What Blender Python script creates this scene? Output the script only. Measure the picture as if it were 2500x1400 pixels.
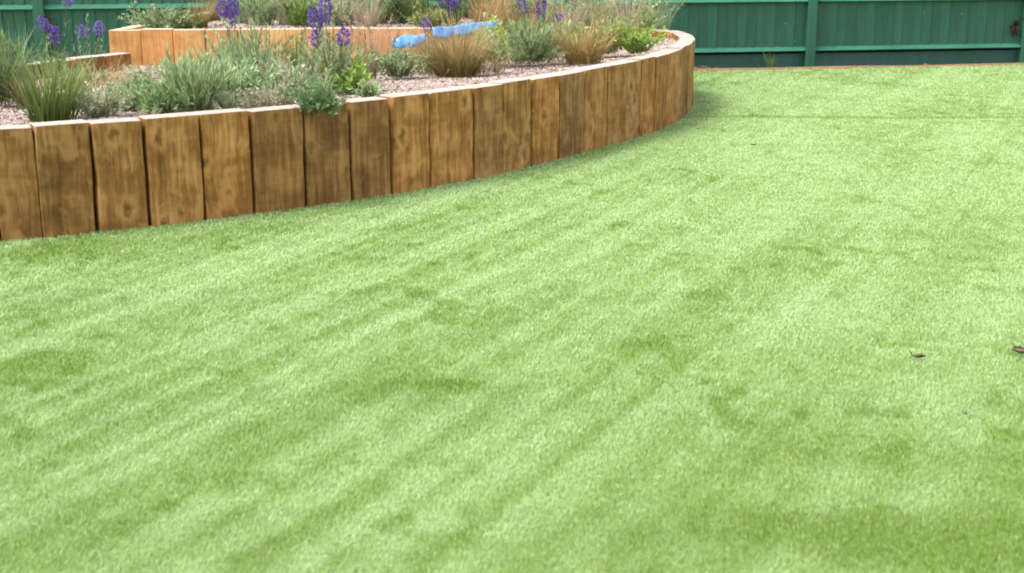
import bpy, bmesh, math, random
import numpy as np
from mathutils import Vector

random.seed(7)
rng = np.random.default_rng(11)
S = bpy.context.scene
COL = S.collection
for o in list(bpy.data.objects):
    bpy.data.objects.remove(o)

# ------------------------------------------------------------------ camera
FPX, CAM_H, HOR = 3400.0, 1.45, -191.0
PITCH = math.atan((700 - HOR) / FPX)
cam = bpy.data.cameras.new('camera')
cam.sensor_width = 36
cam.lens = 36 * FPX / 2500
cam.clip_end = 500
co = bpy.data.objects.new('camera', cam)
COL.objects.link(co)
co.location = (0, 0, CAM_H)
co.rotation_euler = (math.pi / 2 - PITCH, 0, 0)
cam.dof.use_dof = True
cam.dof.focus_distance = 8.2
cam.dof.aperture_fstop = 4.5
S.camera = co

# ------------------------------------------------------------------ sky, sun, exposure
SUN_EL, SUN_AZ = math.radians(60), math.radians(-105)      # azimuth from +Y, negative = left
W = bpy.data.worlds.new('World')
S.world = W
W.use_nodes = True
nt = W.node_tree
nt.nodes.clear()
wo = nt.nodes.new('ShaderNodeOutputWorld')
wb = nt.nodes.new('ShaderNodeBackground')
hs = nt.nodes.new('ShaderNodeHueSaturation')
sk = nt.nodes.new('ShaderNodeTexSky')
sk.sky_type = 'NISHITA'
sk.sun_disc = False
sk.sun_elevation = SUN_EL
sk.sun_rotation = SUN_AZ
sk.air_density = 1.0
sk.dust_density = 3.0
hs.inputs['Saturation'].default_value = 0.3
wb.inputs['Strength'].default_value = 0.15
nt.links.new(sk.outputs[0], hs.inputs['Color'])
nt.links.new(hs.outputs[0], wb.inputs[0])
nt.links.new(wb.outputs[0], wo.inputs[0])
sl = bpy.data.lights.new('sun', 'SUN')
sl.energy = 1.2
sl.angle = math.radians(24)
sl.color = (1, 0.95, 0.88)
so = bpy.data.objects.new('sun', sl)
COL.objects.link(so)
sd = Vector((math.sin(SUN_AZ) * math.cos(SUN_EL), math.cos(SUN_AZ) * math.cos(SUN_EL), math.sin(SUN_EL)))
so.rotation_euler = sd.to_track_quat('Z', 'Y').to_euler()
so.location = (-6, 4, 12)
S.view_settings.view_transform = 'Standard'
S.view_settings.look = 'None'
S.view_settings.gamma = 1
S.view_settings.use_curve_mapping = False
S.view_settings.exposure = 1.9
S.cycles.filter_width = 1.9


# ------------------------------------------------------------------ helpers
def at(px, py, z=0.0):
    """the point of the plane at height z seen at a place of the photograph"""
    u = (px - 1250) / FPX
    v = (700 - py) / FPX
    dx, dy, dz = u, math.cos(PITCH) + v * math.sin(PITCH), -math.sin(PITCH) + v * math.cos(PITCH)
    t = (z - CAM_H) / dz
    return (dx * t, dy * t, z)


def tag(o, label=None, cat=None, group=None, kind=None):
    if label: o['label'] = label
    if cat: o['category'] = cat
    if group: o['group'] = group
    if kind: o['kind'] = kind
    return o


def empty(name, loc, label, cat, group=None):
    o = bpy.data.objects.new(name, None)
    o.empty_display_size = 0.1
    COL.objects.link(o)
    o.location = loc
    return tag(o, label, cat, group)


def link(name, me, mat=None, parent=None, loc=(0, 0, 0)):
    """loc is in world space; parents here are only ever moved, never turned"""
    o = bpy.data.objects.new(name, me)
    COL.objects.link(o)
    if mat:
        for m in (mat if isinstance(mat, (list, tuple)) else [mat]):
            me.materials.append(m)
    if parent is not None:
        o.parent = parent
        base, p = Vector((0, 0, 0)), parent
        while p is not None:
            base += Vector(p.location)
            p = p.parent
        loc = Vector(loc) - base
    o.location = loc
    return o


def mesh_np(name, V, F, C=None, smooth=False):
    """V (n,3); F list of int arrays (k,3) or (k,4); C (n,3) colours"""
    me = bpy.data.meshes.new(name)
    V = np.asarray(V, np.float32)
    me.vertices.add(len(V))
    me.vertices.foreach_set('co', V.ravel())
    F = [np.asarray(f, np.int32) for f in F if len(f)]
    idx = np.concatenate([f.ravel() for f in F])
    tot = np.concatenate([np.full(len(f), f.shape[1], np.int32) for f in F])
    st = np.concatenate([[0], np.cumsum(tot)[:-1]]).astype(np.int32)
    me.loops.add(len(idx))
    me.loops.foreach_set('vertex_index', idx)
    me.polygons.add(len(tot))
    me.polygons.foreach_set('loop_start', st)
    me.polygons.foreach_set('loop_total', tot)
    if smooth:
        me.polygons.foreach_set('use_smooth', np.ones(len(tot), bool))
    if C is not None:
        a = me.color_attributes.new('Col', 'FLOAT_COLOR', 'POINT')
        c4 = np.ones((len(V), 4), np.float32)
        c4[:, :3] = C
        a.data.foreach_set('color', c4.ravel())
    me.update()
    me.validate()
    return me


_tab = rng.random((64, 64))
def vnoise(x, y, s=0):
    x = np.asarray(x, float) + s * 17.31
    y = np.asarray(y, float) + s * 9.77
    xi, yi = np.floor(x).astype(int), np.floor(y).astype(int)
    fx, fy = x - xi, y - yi
    fx, fy = fx * fx * (3 - 2 * fx), fy * fy * (3 - 2 * fy)
    g = lambda a, b: _tab[a % 64, b % 64]
    return ((g(xi, yi) * (1 - fx) + g(xi + 1, yi) * fx) * (1 - fy)
            + (g(xi, yi + 1) * (1 - fx) + g(xi + 1, yi + 1) * fx) * fy)


def inside(P, poly):
    x, y = P[:, 0], P[:, 1]
    r = np.zeros(len(P), bool)
    n = len(poly)
    for i in range(n):
        x1, y1 = poly[i][:2]
        x2, y2 = poly[(i + 1) % n][:2]
        c = ((y1 > y) != (y2 > y))
        with np.errstate(divide='ignore', invalid='ignore'):
            r ^= c & (x < (x2 - x1) * (y - y1) / (y2 - y1 + 1e-12) + x1)
    return r


# ------------------------------------------------------------------ materials
class NB:
    def __init__(s, name, rough=0.7, spec=0.3):
        s.m = bpy.data.materials.new(name)
        s.m.use_nodes = True
        s.t = s.m.node_tree
        s.b = s.t.nodes['Principled BSDF']
        s.b.inputs['Roughness'].default_value = rough
        s.b.inputs['Specular IOR Level'].default_value = spec
    def n(s, typ, **kw):
        nd = s.t.nodes.new(typ)
        for k, v in kw.items():
            if k in nd.inputs: nd.inputs[k].default_value = v
            else: setattr(nd, k, v)
        return nd
    def l(s, a, b): s.t.links.new(a, b)
    def ramp(s, fac, stops):
        r = s.t.nodes.new('ShaderNodeValToRGB')
        e = r.color_ramp.elements
        while len(e) < len(stops): e.new(0.5)
        for i, (p, c) in enumerate(stops):
            e[i].position = p
            e[i].color = (*c, 1) if len(c) == 3 else c
        s.l(fac, r.inputs[0])
        return r.outputs[0]
    def mix(s, fac, a, b, typ='MIX'):
        m = s.t.nodes.new('ShaderNodeMix')
        m.data_type = 'RGBA'
        m.blend_type = typ
        if hasattr(fac, 'links'): s.l(fac, m.inputs[0])
        else: m.inputs[0].default_value = fac
        for v, k in ((a, 6), (b, 7)):
            if hasattr(v, 'links'): s.l(v, m.inputs[k])
            else: m.inputs[k].default_value = (*v, 1)
        return m.outputs[2]
    def coords(s, scale, rand=True):
        tc = s.n('ShaderNodeTexCoord')
        mp = s.n('ShaderNodeMapping')
        mp.inputs['Scale'].default_value = scale
        if rand:
            oi = s.n('ShaderNodeObjectInfo')
            cx = s.n('ShaderNodeVectorMath', operation='SCALE')
            cx.inputs[0].default_value = (37.1, 53.3, 71.7)
            s.l(oi.outputs['Random'], cx.inputs['Scale'])
            ad = s.n('ShaderNodeVectorMath', operation='ADD')
            s.l(tc.outputs['Object'], ad.inputs[0])
            s.l(cx.outputs[0], ad.inputs[1])
            s.l(ad.outputs[0], mp.inputs[0])
        else:
            s.l(tc.outputs['Object'], mp.inputs[0])
        return mp.outputs[0]
    def bump(s, h, strength=0.3, dist=0.01):
        b = s.n('ShaderNodeBump')
        b.inputs['Strength'].default_value = strength
        b.inputs['Distance'].default_value = dist
        s.l(h, b.inputs['Height'])
        s.l(b.outputs[0], s.b.inputs['Normal'])


def wood(name, dark, mid, light, knot):
    k = NB(name, 0.72, 0.25)
    c0 = k.coords((1, 1, 1))
    wob = k.n('ShaderNodeTexNoise', Scale=5.0, Detail=2.0)
    k.l(c0, wob.inputs['Vector'])
    # grain runs up the timber and swirls round the knots
    vor = k.n('ShaderNodeTexVoronoi', Scale=6.5, Randomness=1.0)
    sq = k.n('ShaderNodeMapping')
    sq.inputs['Scale'].default_value = (1, 1, 0.62)
    k.l(c0, sq.inputs[0])
    wv = k.n('ShaderNodeTexNoise', Scale=22.0, Detail=2.0)
    k.l(c0, wv.inputs['Vector'])
    wsc = k.n('ShaderNodeVectorMath', operation='SCALE')
    k.l(wv.outputs['Color'], wsc.inputs[0]); wsc.inputs['Scale'].default_value = 0.05
    wad = k.n('ShaderNodeVectorMath', operation='ADD')
    k.l(sq.outputs[0], wad.inputs[0]); k.l(wsc.outputs[0], wad.inputs[1])
    k.l(wad.outputs[0], vor.inputs['Vector'])
    swirl = k.n('ShaderNodeMath', operation='POWER')
    k.l(vor.outputs['Distance'], swirl.inputs[0])
    swirl.inputs[1].default_value = 0.5
    ds = k.n('ShaderNodeVectorMath', operation='SCALE')
    k.l(wob.outputs['Color'], ds.inputs[0])
    ds.inputs['Scale'].default_value = 0.04
    a1 = k.n('ShaderNodeVectorMath', operation='ADD')
    k.l(c0, a1.inputs[0]); k.l(ds.outputs[0], a1.inputs[1])
    mp = k.n('ShaderNodeMapping')
    mp.inputs['Scale'].default_value = (46, 46, 2.4)
    k.l(a1.outputs[0], mp.inputs[0])
    g = k.n('ShaderNodeTexNoise', Scale=1.0, Detail=5.0, Roughness=0.62)
    k.l(mp.outputs[0], g.inputs['Vector'])
    big = k.n('ShaderNodeTexNoise', Scale=6.0, Detail=3.0, Roughness=0.55)
    k.l(a1.outputs[0], big.inputs['Vector'])
    sm = k.n('ShaderNodeMath', operation='MULTIPLY_ADD')
    k.l(big.outputs['Fac'], sm.inputs[0]); sm.inputs[1].default_value = 0.52
    gg = k.n('ShaderNodeMath', operation='MULTIPLY')
    k.l(g.outputs['Fac'], gg.inputs[0]); gg.inputs[1].default_value = 0.68
    k.l(gg.outputs[0], sm.inputs[2])
    # sawn chatter across the face
    mp2 = k.n('ShaderNodeMapping')
    mp2.inputs['Scale'].default_value = (3, 3, 30)
    k.l(a1.outputs[0], mp2.inputs[0])
    ch = k.n('ShaderNodeTexNoise', Scale=1.0, Detail=2.0)
    k.l(mp2.outputs[0], ch.inputs['Vector'])
    s2 = k.n('ShaderNodeMath', operation='MULTIPLY_ADD')
    k.l(ch.outputs['Fac'], s2.inputs[0]); s2.inputs[1].default_value = 0.16
    k.l(sm.outputs[0], s2.inputs[2])
    col = k.ramp(s2.outputs[0], [(0.50, dark), (0.675, mid), (0.86, light)])
    kn = k.ramp(vor.outputs['Distance'], [(0.03, (0.85,) * 3), (0.09, (0.4,) * 3), (0.15, (0, 0, 0))])
    col = k.mix(kn, col, knot)
    halo = k.ramp(vor.outputs['Distance'], [(0.13, (0, 0, 0)), (0.23, (1, 1, 1)), (0.40, (0, 0, 0))])
    hm = k.n('ShaderNodeMath', operation='MULTIPLY')
    k.l(halo, hm.inputs[0]); hm.inputs[1].default_value = 0.55
    col = k.mix(hm.outputs[0], col, light)
    fm = k.n('ShaderNodeMapping')
    fm.inputs['Scale'].default_value = (9, 9, 6.5)
    k.l(a1.outputs[0], fm.inputs[0])
    fl = k.n('ShaderNodeTexNoise', Scale=1.0, Detail=5.0, Roughness=0.55, Distortion=0.6)
    k.l(fm.outputs[0], fl.inputs['Vector'])
    col = k.mix(k.ramp(fl.outputs['Fac'], [(0.56, (0, 0, 0)), (0.66, (0.55,) * 3), (0.74, (0.7,) * 3)]), col, light)
    col = k.mix(k.ramp(fl.outputs['Fac'], [(0.28, (0.6,) * 3), (0.40, (0, 0, 0))]), col, dark)
    oi = k.n('ShaderNodeObjectInfo')
    col = k.mix(1.0, col, oi.outputs['Color'], 'MULTIPLY')
    k.l(col, k.b.inputs['Base Color'])
    k.bump(s2.outputs[0], 0.4, 0.01)
    return k.m


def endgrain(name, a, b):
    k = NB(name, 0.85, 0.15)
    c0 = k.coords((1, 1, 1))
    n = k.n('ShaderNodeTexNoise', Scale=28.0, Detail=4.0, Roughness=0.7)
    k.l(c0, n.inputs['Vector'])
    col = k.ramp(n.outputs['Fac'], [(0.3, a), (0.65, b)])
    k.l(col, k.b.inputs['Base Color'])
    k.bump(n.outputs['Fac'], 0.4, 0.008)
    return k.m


M = {}
M['sleeper'] = wood('brown_timber', (0.108, 0.047, 0.008), (0.214, 0.097, 0.021), (0.40, 0.212, 0.068), (0.075, 0.030, 0.006))
M['orange'] = wood('orange_timber', (0.37, 0.165, 0.045), (0.50, 0.24, 0.08), (0.62, 0.34, 0.14), (0.36, 0.13, 0.035))
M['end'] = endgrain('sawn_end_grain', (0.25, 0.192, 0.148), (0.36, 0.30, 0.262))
M['end_orange'] = endgrain('pale_end_grain', (0.33, 0.25, 0.17), (0.42, 0.34, 0.25))

k = NB('black_membrane', 0.8, 0.2)
k.b.inputs['Base Color'].default_value = (0.012, 0.011, 0.01, 1)
M['membrane'] = k.m


def paint(name, lo, hi):
    k = NB(name, 0.55, 0.35)
    c = k.coords((1, 1, 1))
    st = k.n('ShaderNodeMapping')
    st.inputs['Scale'].default_value = (40, 40, 2.5)
    k.l(c, st.inputs[0])
    n = k.n('ShaderNodeTexNoise', Scale=1.0, Detail=4.0)
    k.l(st.outputs[0], n.inputs['Vector'])
    w = k.n('ShaderNodeTexNoise', Scale=2.2, Detail=4.0, Roughness=0.6)
    k.l(c, w.inputs['Vector'])
    sm = k.n('ShaderNodeMath', operation='MULTIPLY_ADD')
    k.l(w.outputs['Fac'], sm.inputs[0]); sm.inputs[1].default_value = 0.5
    h = k.n('ShaderNodeMath', operation='MULTIPLY')
    k.l(n.outputs['Fac'], h.inputs[0]); h.inputs[1].default_value = 0.5
    k.l(h.outputs[0], sm.inputs[2])
    col = k.ramp(sm.outputs[0], [(0.35, lo), (0.65, hi)])
    oi = k.n('ShaderNodeObjectInfo')
    col = k.mix(1.0, col, oi.outputs['Color'], 'MULTIPLY')
    # small bird droppings and chips in the paint
    sp = k.n('ShaderNodeTexVoronoi', Scale=5.0)
    k.l(c, sp.inputs['Vector'])
    f = k.ramp(sp.outputs['Distance'], [(0.03, (0.55,) * 3), (0.06, (0, 0, 0))])
    col = k.mix(f, col, (0.2, 0.3, 0.24))
    k.l(col, k.b.inputs['Base Color'])
    k.bump(n.outputs['Fac'], 0.35, 0.004)
    return k.m


M['paint'] = paint('green_fence_paint', (0.013, 0.069, 0.040), (0.022, 0.096, 0.057))
M['gravel_board'] = paint('teal_board_paint', (0.022, 0.074, 0.052), (0.032, 0.100, 0.072))


def vcol(name, rough=0.6, trans=0.35, spec=0.25):
    k = NB(name, rough, spec)
    a = k.n('ShaderNodeVertexColor', layer_name='Col')
    k.l(a.outputs['Color'], k.b.inputs['Base Color'])
    if trans:
        tr = k.n('ShaderNodeBsdfTranslucent')
        k.l(a.outputs['Color'], tr.inputs['Color'])
        mx = k.n('ShaderNodeMixShader')
        mx.inputs[0].default_value = trans
        out = k.t.nodes['Material Output']
        k.l(k.b.outputs[0], mx.inputs[1])
        k.l(tr.outputs[0], mx.inputs[2])
        k.l(mx.outputs[0], out.inputs['Surface'])
    return k.m


M['turf'] = vcol('turf_fibre', 0.55, 0.3, 0.22)
M['leaf'] = vcol('leaf', 0.55, 0.3, 0.3)
M['petal'] = vcol('petal', 0.6, 0.35, 0.2)
M['chip'] = vcol('bark_chip', 0.85, 0.0, 0.2)
M['dryleaf'] = vcol('dry_leaf', 0.7, 0.15, 0.2)

k = NB('turf_backing', 0.9, 0.1)
n = k.n('ShaderNodeTexNoise', Scale=60.0, Detail=3.0)
k.l(k.coords((1, 1, 1), False), n.inputs['Vector'])
k.l(k.ramp(n.outputs['Fac'], [(0.3, (0.10, 0.17, 0.04)), (0.7, (0.16, 0.24, 0.08))]), k.b.inputs['Base Color'])
M['backing'] = k.m

k = NB('earth', 0.95, 0.1)
n = k.n('ShaderNodeTexNoise', Scale=14.0, Detail=8.0, Roughness=0.7)
k.l(k.coords((1, 1, 1), False), n.inputs['Vector'])
k.l(k.ramp(n.outputs['Fac'], [(0.3, (0.03, 0.02, 0.013)), (0.7, (0.10, 0.07, 0.05))]), k.b.inputs['Base Color'])
k.bump(n.outputs['Fac'], 0.8, 0.03)
M['earth'] = k.m

k = NB('mulch_bed', 0.95, 0.1)
n = k.n('ShaderNodeTexNoise', Scale=55.0, Detail=6.0, Roughness=0.75)
k.l(k.coords((1, 1, 1), False), n.inputs['Vector'])
k.l(k.ramp(n.outputs['Fac'], [(0.3, (0.14, 0.10, 0.08)), (0.5, (0.26, 0.20, 0.17)), (0.7, (0.36, 0.29, 0.25))]), k.b.inputs['Base Color'])
k.bump(n.outputs['Fac'], 0.9, 0.02)
M['mulch'] = k.m

k = NB('edging_timber', 0.8, 0.2)
n = k.n('ShaderNodeTexNoise', Scale=9.0, Detail=5.0)
k.l(k.coords((1, 6, 6), False), n.inputs['Vector'])
k.l(k.ramp(n.outputs['Fac'], [(0.3, (0.16, 0.075, 0.04)), (0.7, (0.27, 0.15, 0.085))]), k.b.inputs['Base Color'])
M['edging'] = k.m

k = NB('blue_plastic', 0.32, 0.5)
n = k.n('ShaderNodeTexNoise', Scale=9.0, Detail=3.0)
k.l(k.coords((1, 1, 1), False), n.inputs['Vector'])
k.l(k.ramp(n.outputs['Fac'], [(0.35, (0.028, 0.135, 0.38)), (0.65, (0.07, 0.27, 0.55))]), k.b.inputs['Base Color'])
M['blue'] = k.m

# ------------------------------------------------------------------ ground
me = mesh_np('ground', [(-150, -60, -0.03), (150, -60, -0.03), (150, 250, -0.03), (-150, 250, -0.03)], [np.array([[0, 1, 2, 3]])])
tag(link('ground', me, M['earth']), kind='structure')

# fence line: from the two posts at the right of the photograph, carried on to the left
FA = Vector((-4.98, 13.22, 0))
FB = Vector((5.48, 15.06, 0))
FD = (FB - FA).normalized()
FN = Vector((FD.y, -FD.x, 0))                 # towards the lawn
def fpt(s, off=0.0, z=0.0):
    p = FA + FD * s + FN * off
    return Vector((p.x, p.y, z))

e0, e1 = fpt(-8, 0.40), fpt(18, 0.40)
lawn_pts = [(-9, -3, 0), (9, -3, 0), (e1.x, e1.y, 0), (e0.x, e0.y, 0)]
me = mesh_np('lawn', lawn_pts, [np.array([[0, 1, 2, 3]])])
tag(link('lawn', me, M['backing']), kind='structure')

# ------------------------------------------------------------------ the raised bed of upright sleepers
RIM = 0.53
bot_px = [(0, 592), (105, 585), (240, 570), (370, 557), (500, 541), (625, 525), (748, 508), (860, 492), (960, 477), (1055, 460),
          (1160, 440), (1230, 425), (1300, 408), (1365, 392), (1425, 375), (1480, 358)]
front = [Vector(at(x, y)).xy for x, y in bot_px]
end_curve = [front[-1]] + [Vector(v) for v in [(0.80, 9.48), (0.96, 9.76), (1.10, 10.06), (1.225, 10.38), (1.33, 10.71), (1.415, 11.05), (1.475, 11.40),
                              (1.50, 11.75), (1.475, 12.08), (1.38, 12.37), (1.21, 12.59), (0.97, 12.72), (0.70, 12.78), (0.43, 12.80), (0.16, 12.78)]]


def resample(pts, step):
    # Catmull-Rom through the points, then even steps along it
    q = [pts[0]] + pts + [pts[-1]]
    fine = []
    for i in range(1, len(q) - 2):
        for t in np.linspace(0, 1, 12, endpoint=False):
            p0, p1, p2, p3 = q[i - 1], q[i], q[i + 1], q[i + 2]
            fine.append(0.5 * ((2 * p1) + (p2 - p0) * t + (2 * p0 - 5 * p1 + 4 * p2 - p3) * t * t + (3 * p1 - p0 - 3 * p2 + p3) * t ** 3))
    fine.append(pts[-1])
    cum = np.concatenate([[0], np.cumsum([(fine[i + 1] - fine[i]).length for i in range(len(fine) - 1)])])
    n = round(cum[-1] / step)
    d = np.linspace(0, cum[-1], n + 1)
    xs = np.interp(d, cum, [p.x for p in fine]); ys = np.interp(d, cum, [p.y for p in fine])
    return [Vector((x, y)) for x, y in zip(xs, ys)]


front_n = len(front)
front += resample(end_curve, 0.245)[1:]
left_out = [Vector(v) for v in [(-2.66, 6.27), (-2.94, 6.22), (-3.22, 6.21), (-3.50, 6.25), (-3.77, 6.36), (-4.01, 6.53), (-4.20, 6.76), (-4.32, 7.03),
                                (-4.37, 7.32), (-4.35, 7.61), (-4.27, 7.89), (-4.15, 8.15), (-4.01, 8.39), (-3.86, 8.62), (-3.705, 8.84), (-3.55, 9.06), (-3.395, 9.28),
                                (-3.245, 9.50), (-3.10, 9.72), (-2.965, 9.95), (-2.845, 10.18)]]
path = list(reversed(left_out)) + front        # walks with the bed on its left side


def offset_path(pts, d):
    out = []
    for i, p in enumerate(pts):
        a = pts[max(i - 1, 0)]
        b = pts[min(i + 1, len(pts) - 1)]
        t = (b - a).normalized()
        out.append(p + Vector((-t.y, t.x)) * d)
    return out


def sleeper_mesh(a, b, c, d, z0, z1, bev, wob):
    """a,b outer corners, c,d inner corners (a-b-c-d round the plan); returns mesh local to the base centre"""
    ctr = (a + b + c + d) / 4
    ring = []
    q = [a, b, c, d]
    for i in range(4):
        p, nx, pv = q[i], q[(i + 1) % 4], q[(i - 1) % 4]
        ring.append(p + (pv - p).normalized() * bev)
        ring.append(p + (nx - p).normalized() * bev)
    L = 6
    V, F, mi = [], [], []
    t = (b - a).normalized()
    ln = random.uniform(-1, 1) * wob * 1.2
    ws = [[random.uniform(-wob, wob) for _ in range(L)] for _ in range(2)]
    for l in range(L):
        z = z0 + (z1 - z0) * l / (L - 1)
        for j, p in enumerate(ring):
            side = 0 if j in (0, 1, 6, 7) else 1
            off = ws[side][l] + ln * (l / (L - 1) - 0.5)
            V.append((p.x - ctr.x + t.x * off, p.y - ctr.y + t.y * off, z))
    for l in range(L - 1):
        for j in range(8):
            k2 = (j + 1) % 8
            F.append((l * 8 + j, l * 8 + k2, (l + 1) * 8 + k2, (l + 1) * 8 + j)); mi.append(0)
    # a softened top arris, then the sawn end
    top0 = len(V)
    for j, p in enumerate(ring):
        pc = ctr + (p - ctr) * 0.975
        side = 0 if j in (0, 1, 6, 7) else 1
        off = ws[side][L - 1] + ln * 0.5
        V.append((pc.x - ctr.x + t.x * off, pc.y - ctr.y + t.y * off, z1 + 0.003))
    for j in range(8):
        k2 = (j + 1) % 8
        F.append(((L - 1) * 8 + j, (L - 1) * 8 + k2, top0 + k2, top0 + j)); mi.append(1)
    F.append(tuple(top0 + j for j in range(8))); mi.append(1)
    F.append(tuple(reversed(range(8)))); mi.append(0)
    me = bpy.data.meshes.new('sleeper')
    me.from_pydata(V, [], F)
    me.polygons.foreach_set('material_index', mi)
    me.update()
    return me, ctr


def sleeper_run(parent, pts, thick, top, mats, tint, gap, wob=0.004, zj=0.007):
    inn = offset_path(pts, thick)
    for i in range(len(pts) - 1):
        g = gap(pts[i]) / 2
        t = (pts[i + 1] - pts[i]).normalized()
        a, b = pts[i] + t * g, pts[i + 1] - t * g
        ti = (inn[i + 1] - inn[i]).normalized()
        d, c = inn[i] + ti * g * 0.6, inn[i + 1] - ti * g * 0.6
        push = Vector((-t.y, t.x)) * random.uniform(-0.008, 0.008)
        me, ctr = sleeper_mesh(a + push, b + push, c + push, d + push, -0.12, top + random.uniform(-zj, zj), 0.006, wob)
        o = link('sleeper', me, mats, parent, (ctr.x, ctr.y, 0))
        o.color = (*tint(pts[i]), 1)


def tint_brown(p):
    r = random.uniform(0.72, 1.18)
    w = random.uniform(-0.06, 0.06)
    if p.x > 0.6 and p.y > 8.9: r *= 1.05
    return (r * (1 + w), r, r * (1 - w * 1.5))


bed = empty('raised_bed', (-0.8, 8.6, 0), 'curved raised bed wall of upright brown sleepers at the lawn edge', 'raised bed')
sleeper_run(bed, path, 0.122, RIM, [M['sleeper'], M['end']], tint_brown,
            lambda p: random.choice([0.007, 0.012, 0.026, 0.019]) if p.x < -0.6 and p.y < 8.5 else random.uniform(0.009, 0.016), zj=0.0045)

mp_ = offset_path(path, 0.128)
V, F = [], []
for i, p in enumerate(mp_):
    V += [(p.x, p.y, -0.1), (p.x, p.y, 0.385)]
    if i: F.append((2 * i - 2, 2 * i, 2 * i + 1, 2 * i - 1))
link('membrane', mesh_np('membrane', V, [np.array(F)]), M['membrane'], bed)

# ------------------------------------------------------------------ the upper tier
TIER = 0.68
tfl, tfr = Vector((-2.955, 10.315)), Vector((-0.62, 10.50))
td = (tfr - tfl).normalized()
tn = Vector((-td.y, td.x))
tier_path = []
for i in range(10, 0, -1):                                   # left side, back to front
    tier_path.append(tfl + tn * (0.24 * i) + td * (0.05 * i))
NS = 10
for i in range(NS + 1):
    tier_path.append(tfl + (tfr - tfl) * (i / NS))
cc = tfr + tn * 0.6
for i in range(1, 7):                                        # right end turns back in a round
    a = -math.pi / 2 + math.pi / 2 * i / 4
    if i <= 4:
        tier_path.append(cc + td * (0.6 * math.cos(a)) + tn * (0.6 * math.sin(a)))
    else:
        tier_path.append(cc + td * 0.6 + tn * (0.24 * (i - 4)))
for i in range(3, 8):
    tier_path.append(cc + td * 0.6 + tn * (0.24 * i))


def tint_orange(p):
    r = random.uniform(0.86, 1.1)
    return (r, r * random.uniform(0.94, 1.05), r * random.uniform(0.9, 1.08))


tier = empty('planter', (-1.6, 11.5, 0), 'higher orange timber planter box with straight plank front behind the bed plants', 'planter')
sleeper_run(tier, tier_path, 0.10, TIER, [M['orange'], M['end_orange']], tint_orange, lambda p: random.uniform(0.003, 0.008), 0.003, 0.004)


# soil surfaces
def soil_z(x, y):
    """the bed is filled almost to the rim at the front and sinks towards the upper tier"""
    x = np.asarray(x, float); y = np.asarray(y, float)
    f = np.array([(p.x, p.y) for p in front])
    yf = np.interp(x, f[:15, 0], f[:15, 1])
    d = np.clip((y - yf) / 2.6, 0, 1)
    d = np.where(x > 0.75, d * np.clip((1.6 - x) / 0.85, 0, 1), d)
    return 0.497 - 0.075 * d * d * (3 - 2 * d) + 0.022 * (vnoise(x * 4, y * 4, 3) - 0.5)


def soil_sheet(name, poly, zf, step):
    P = np.array([(p.x, p.y) for p in poly])
    x0, y0 = P.min(0); x1, y1 = P.max(0)
    nx, ny = int((x1 - x0) / step) + 1, int((y1 - y0) / step) + 1
    gx, gy = np.meshgrid(x0 + np.arange(nx) * step, y0 + np.arange(ny) * step)
    V = np.stack([gx.ravel(), gy.ravel(), zf(gx.ravel(), gy.ravel())], 1)
    ok = inside(V[:, :2], P).reshape(ny, nx)
    i, j = np.meshgrid(np.arange(ny - 1), np.arange(nx - 1), indexing='ij')
    keep = ok[:-1, :-1] & ok[1:, :-1] & ok[:-1, 1:] & ok[1:, 1:]
    i, j = i[keep], j[keep]
    F = np.stack([i * nx + j, i * nx + j + 1, (i + 1) * nx + j + 1, (i + 1) * nx + j], 1)
    used = np.unique(F)
    re = np.full(len(V), -1); re[used] = np.arange(len(used))
    return mesh_np(name, V[used], [re[F]], smooth=True)


bed_poly = offset_path(path, 0.04) + [Vector((0.1, 12.7)), Vector((0.06, 11.2)), Vector((-0.1, 10.8)), Vector((-0.5, 10.58)), Vector((-2.8, 10.38))]
tag(link('soil', soil_sheet('soil', bed_poly, soil_z, 0.04), M['mulch']), kind='structure')
tier_poly = offset_path(tier_path, 0.04)
tz = lambda x, y: 0.615 + 0.02 * (vnoise(x * 3, y * 3, 5) - 0.5)
tag(link('soil', soil_sheet('soil_upper', tier_poly, tz, 0.06), M['mulch']), kind='structure')


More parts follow.
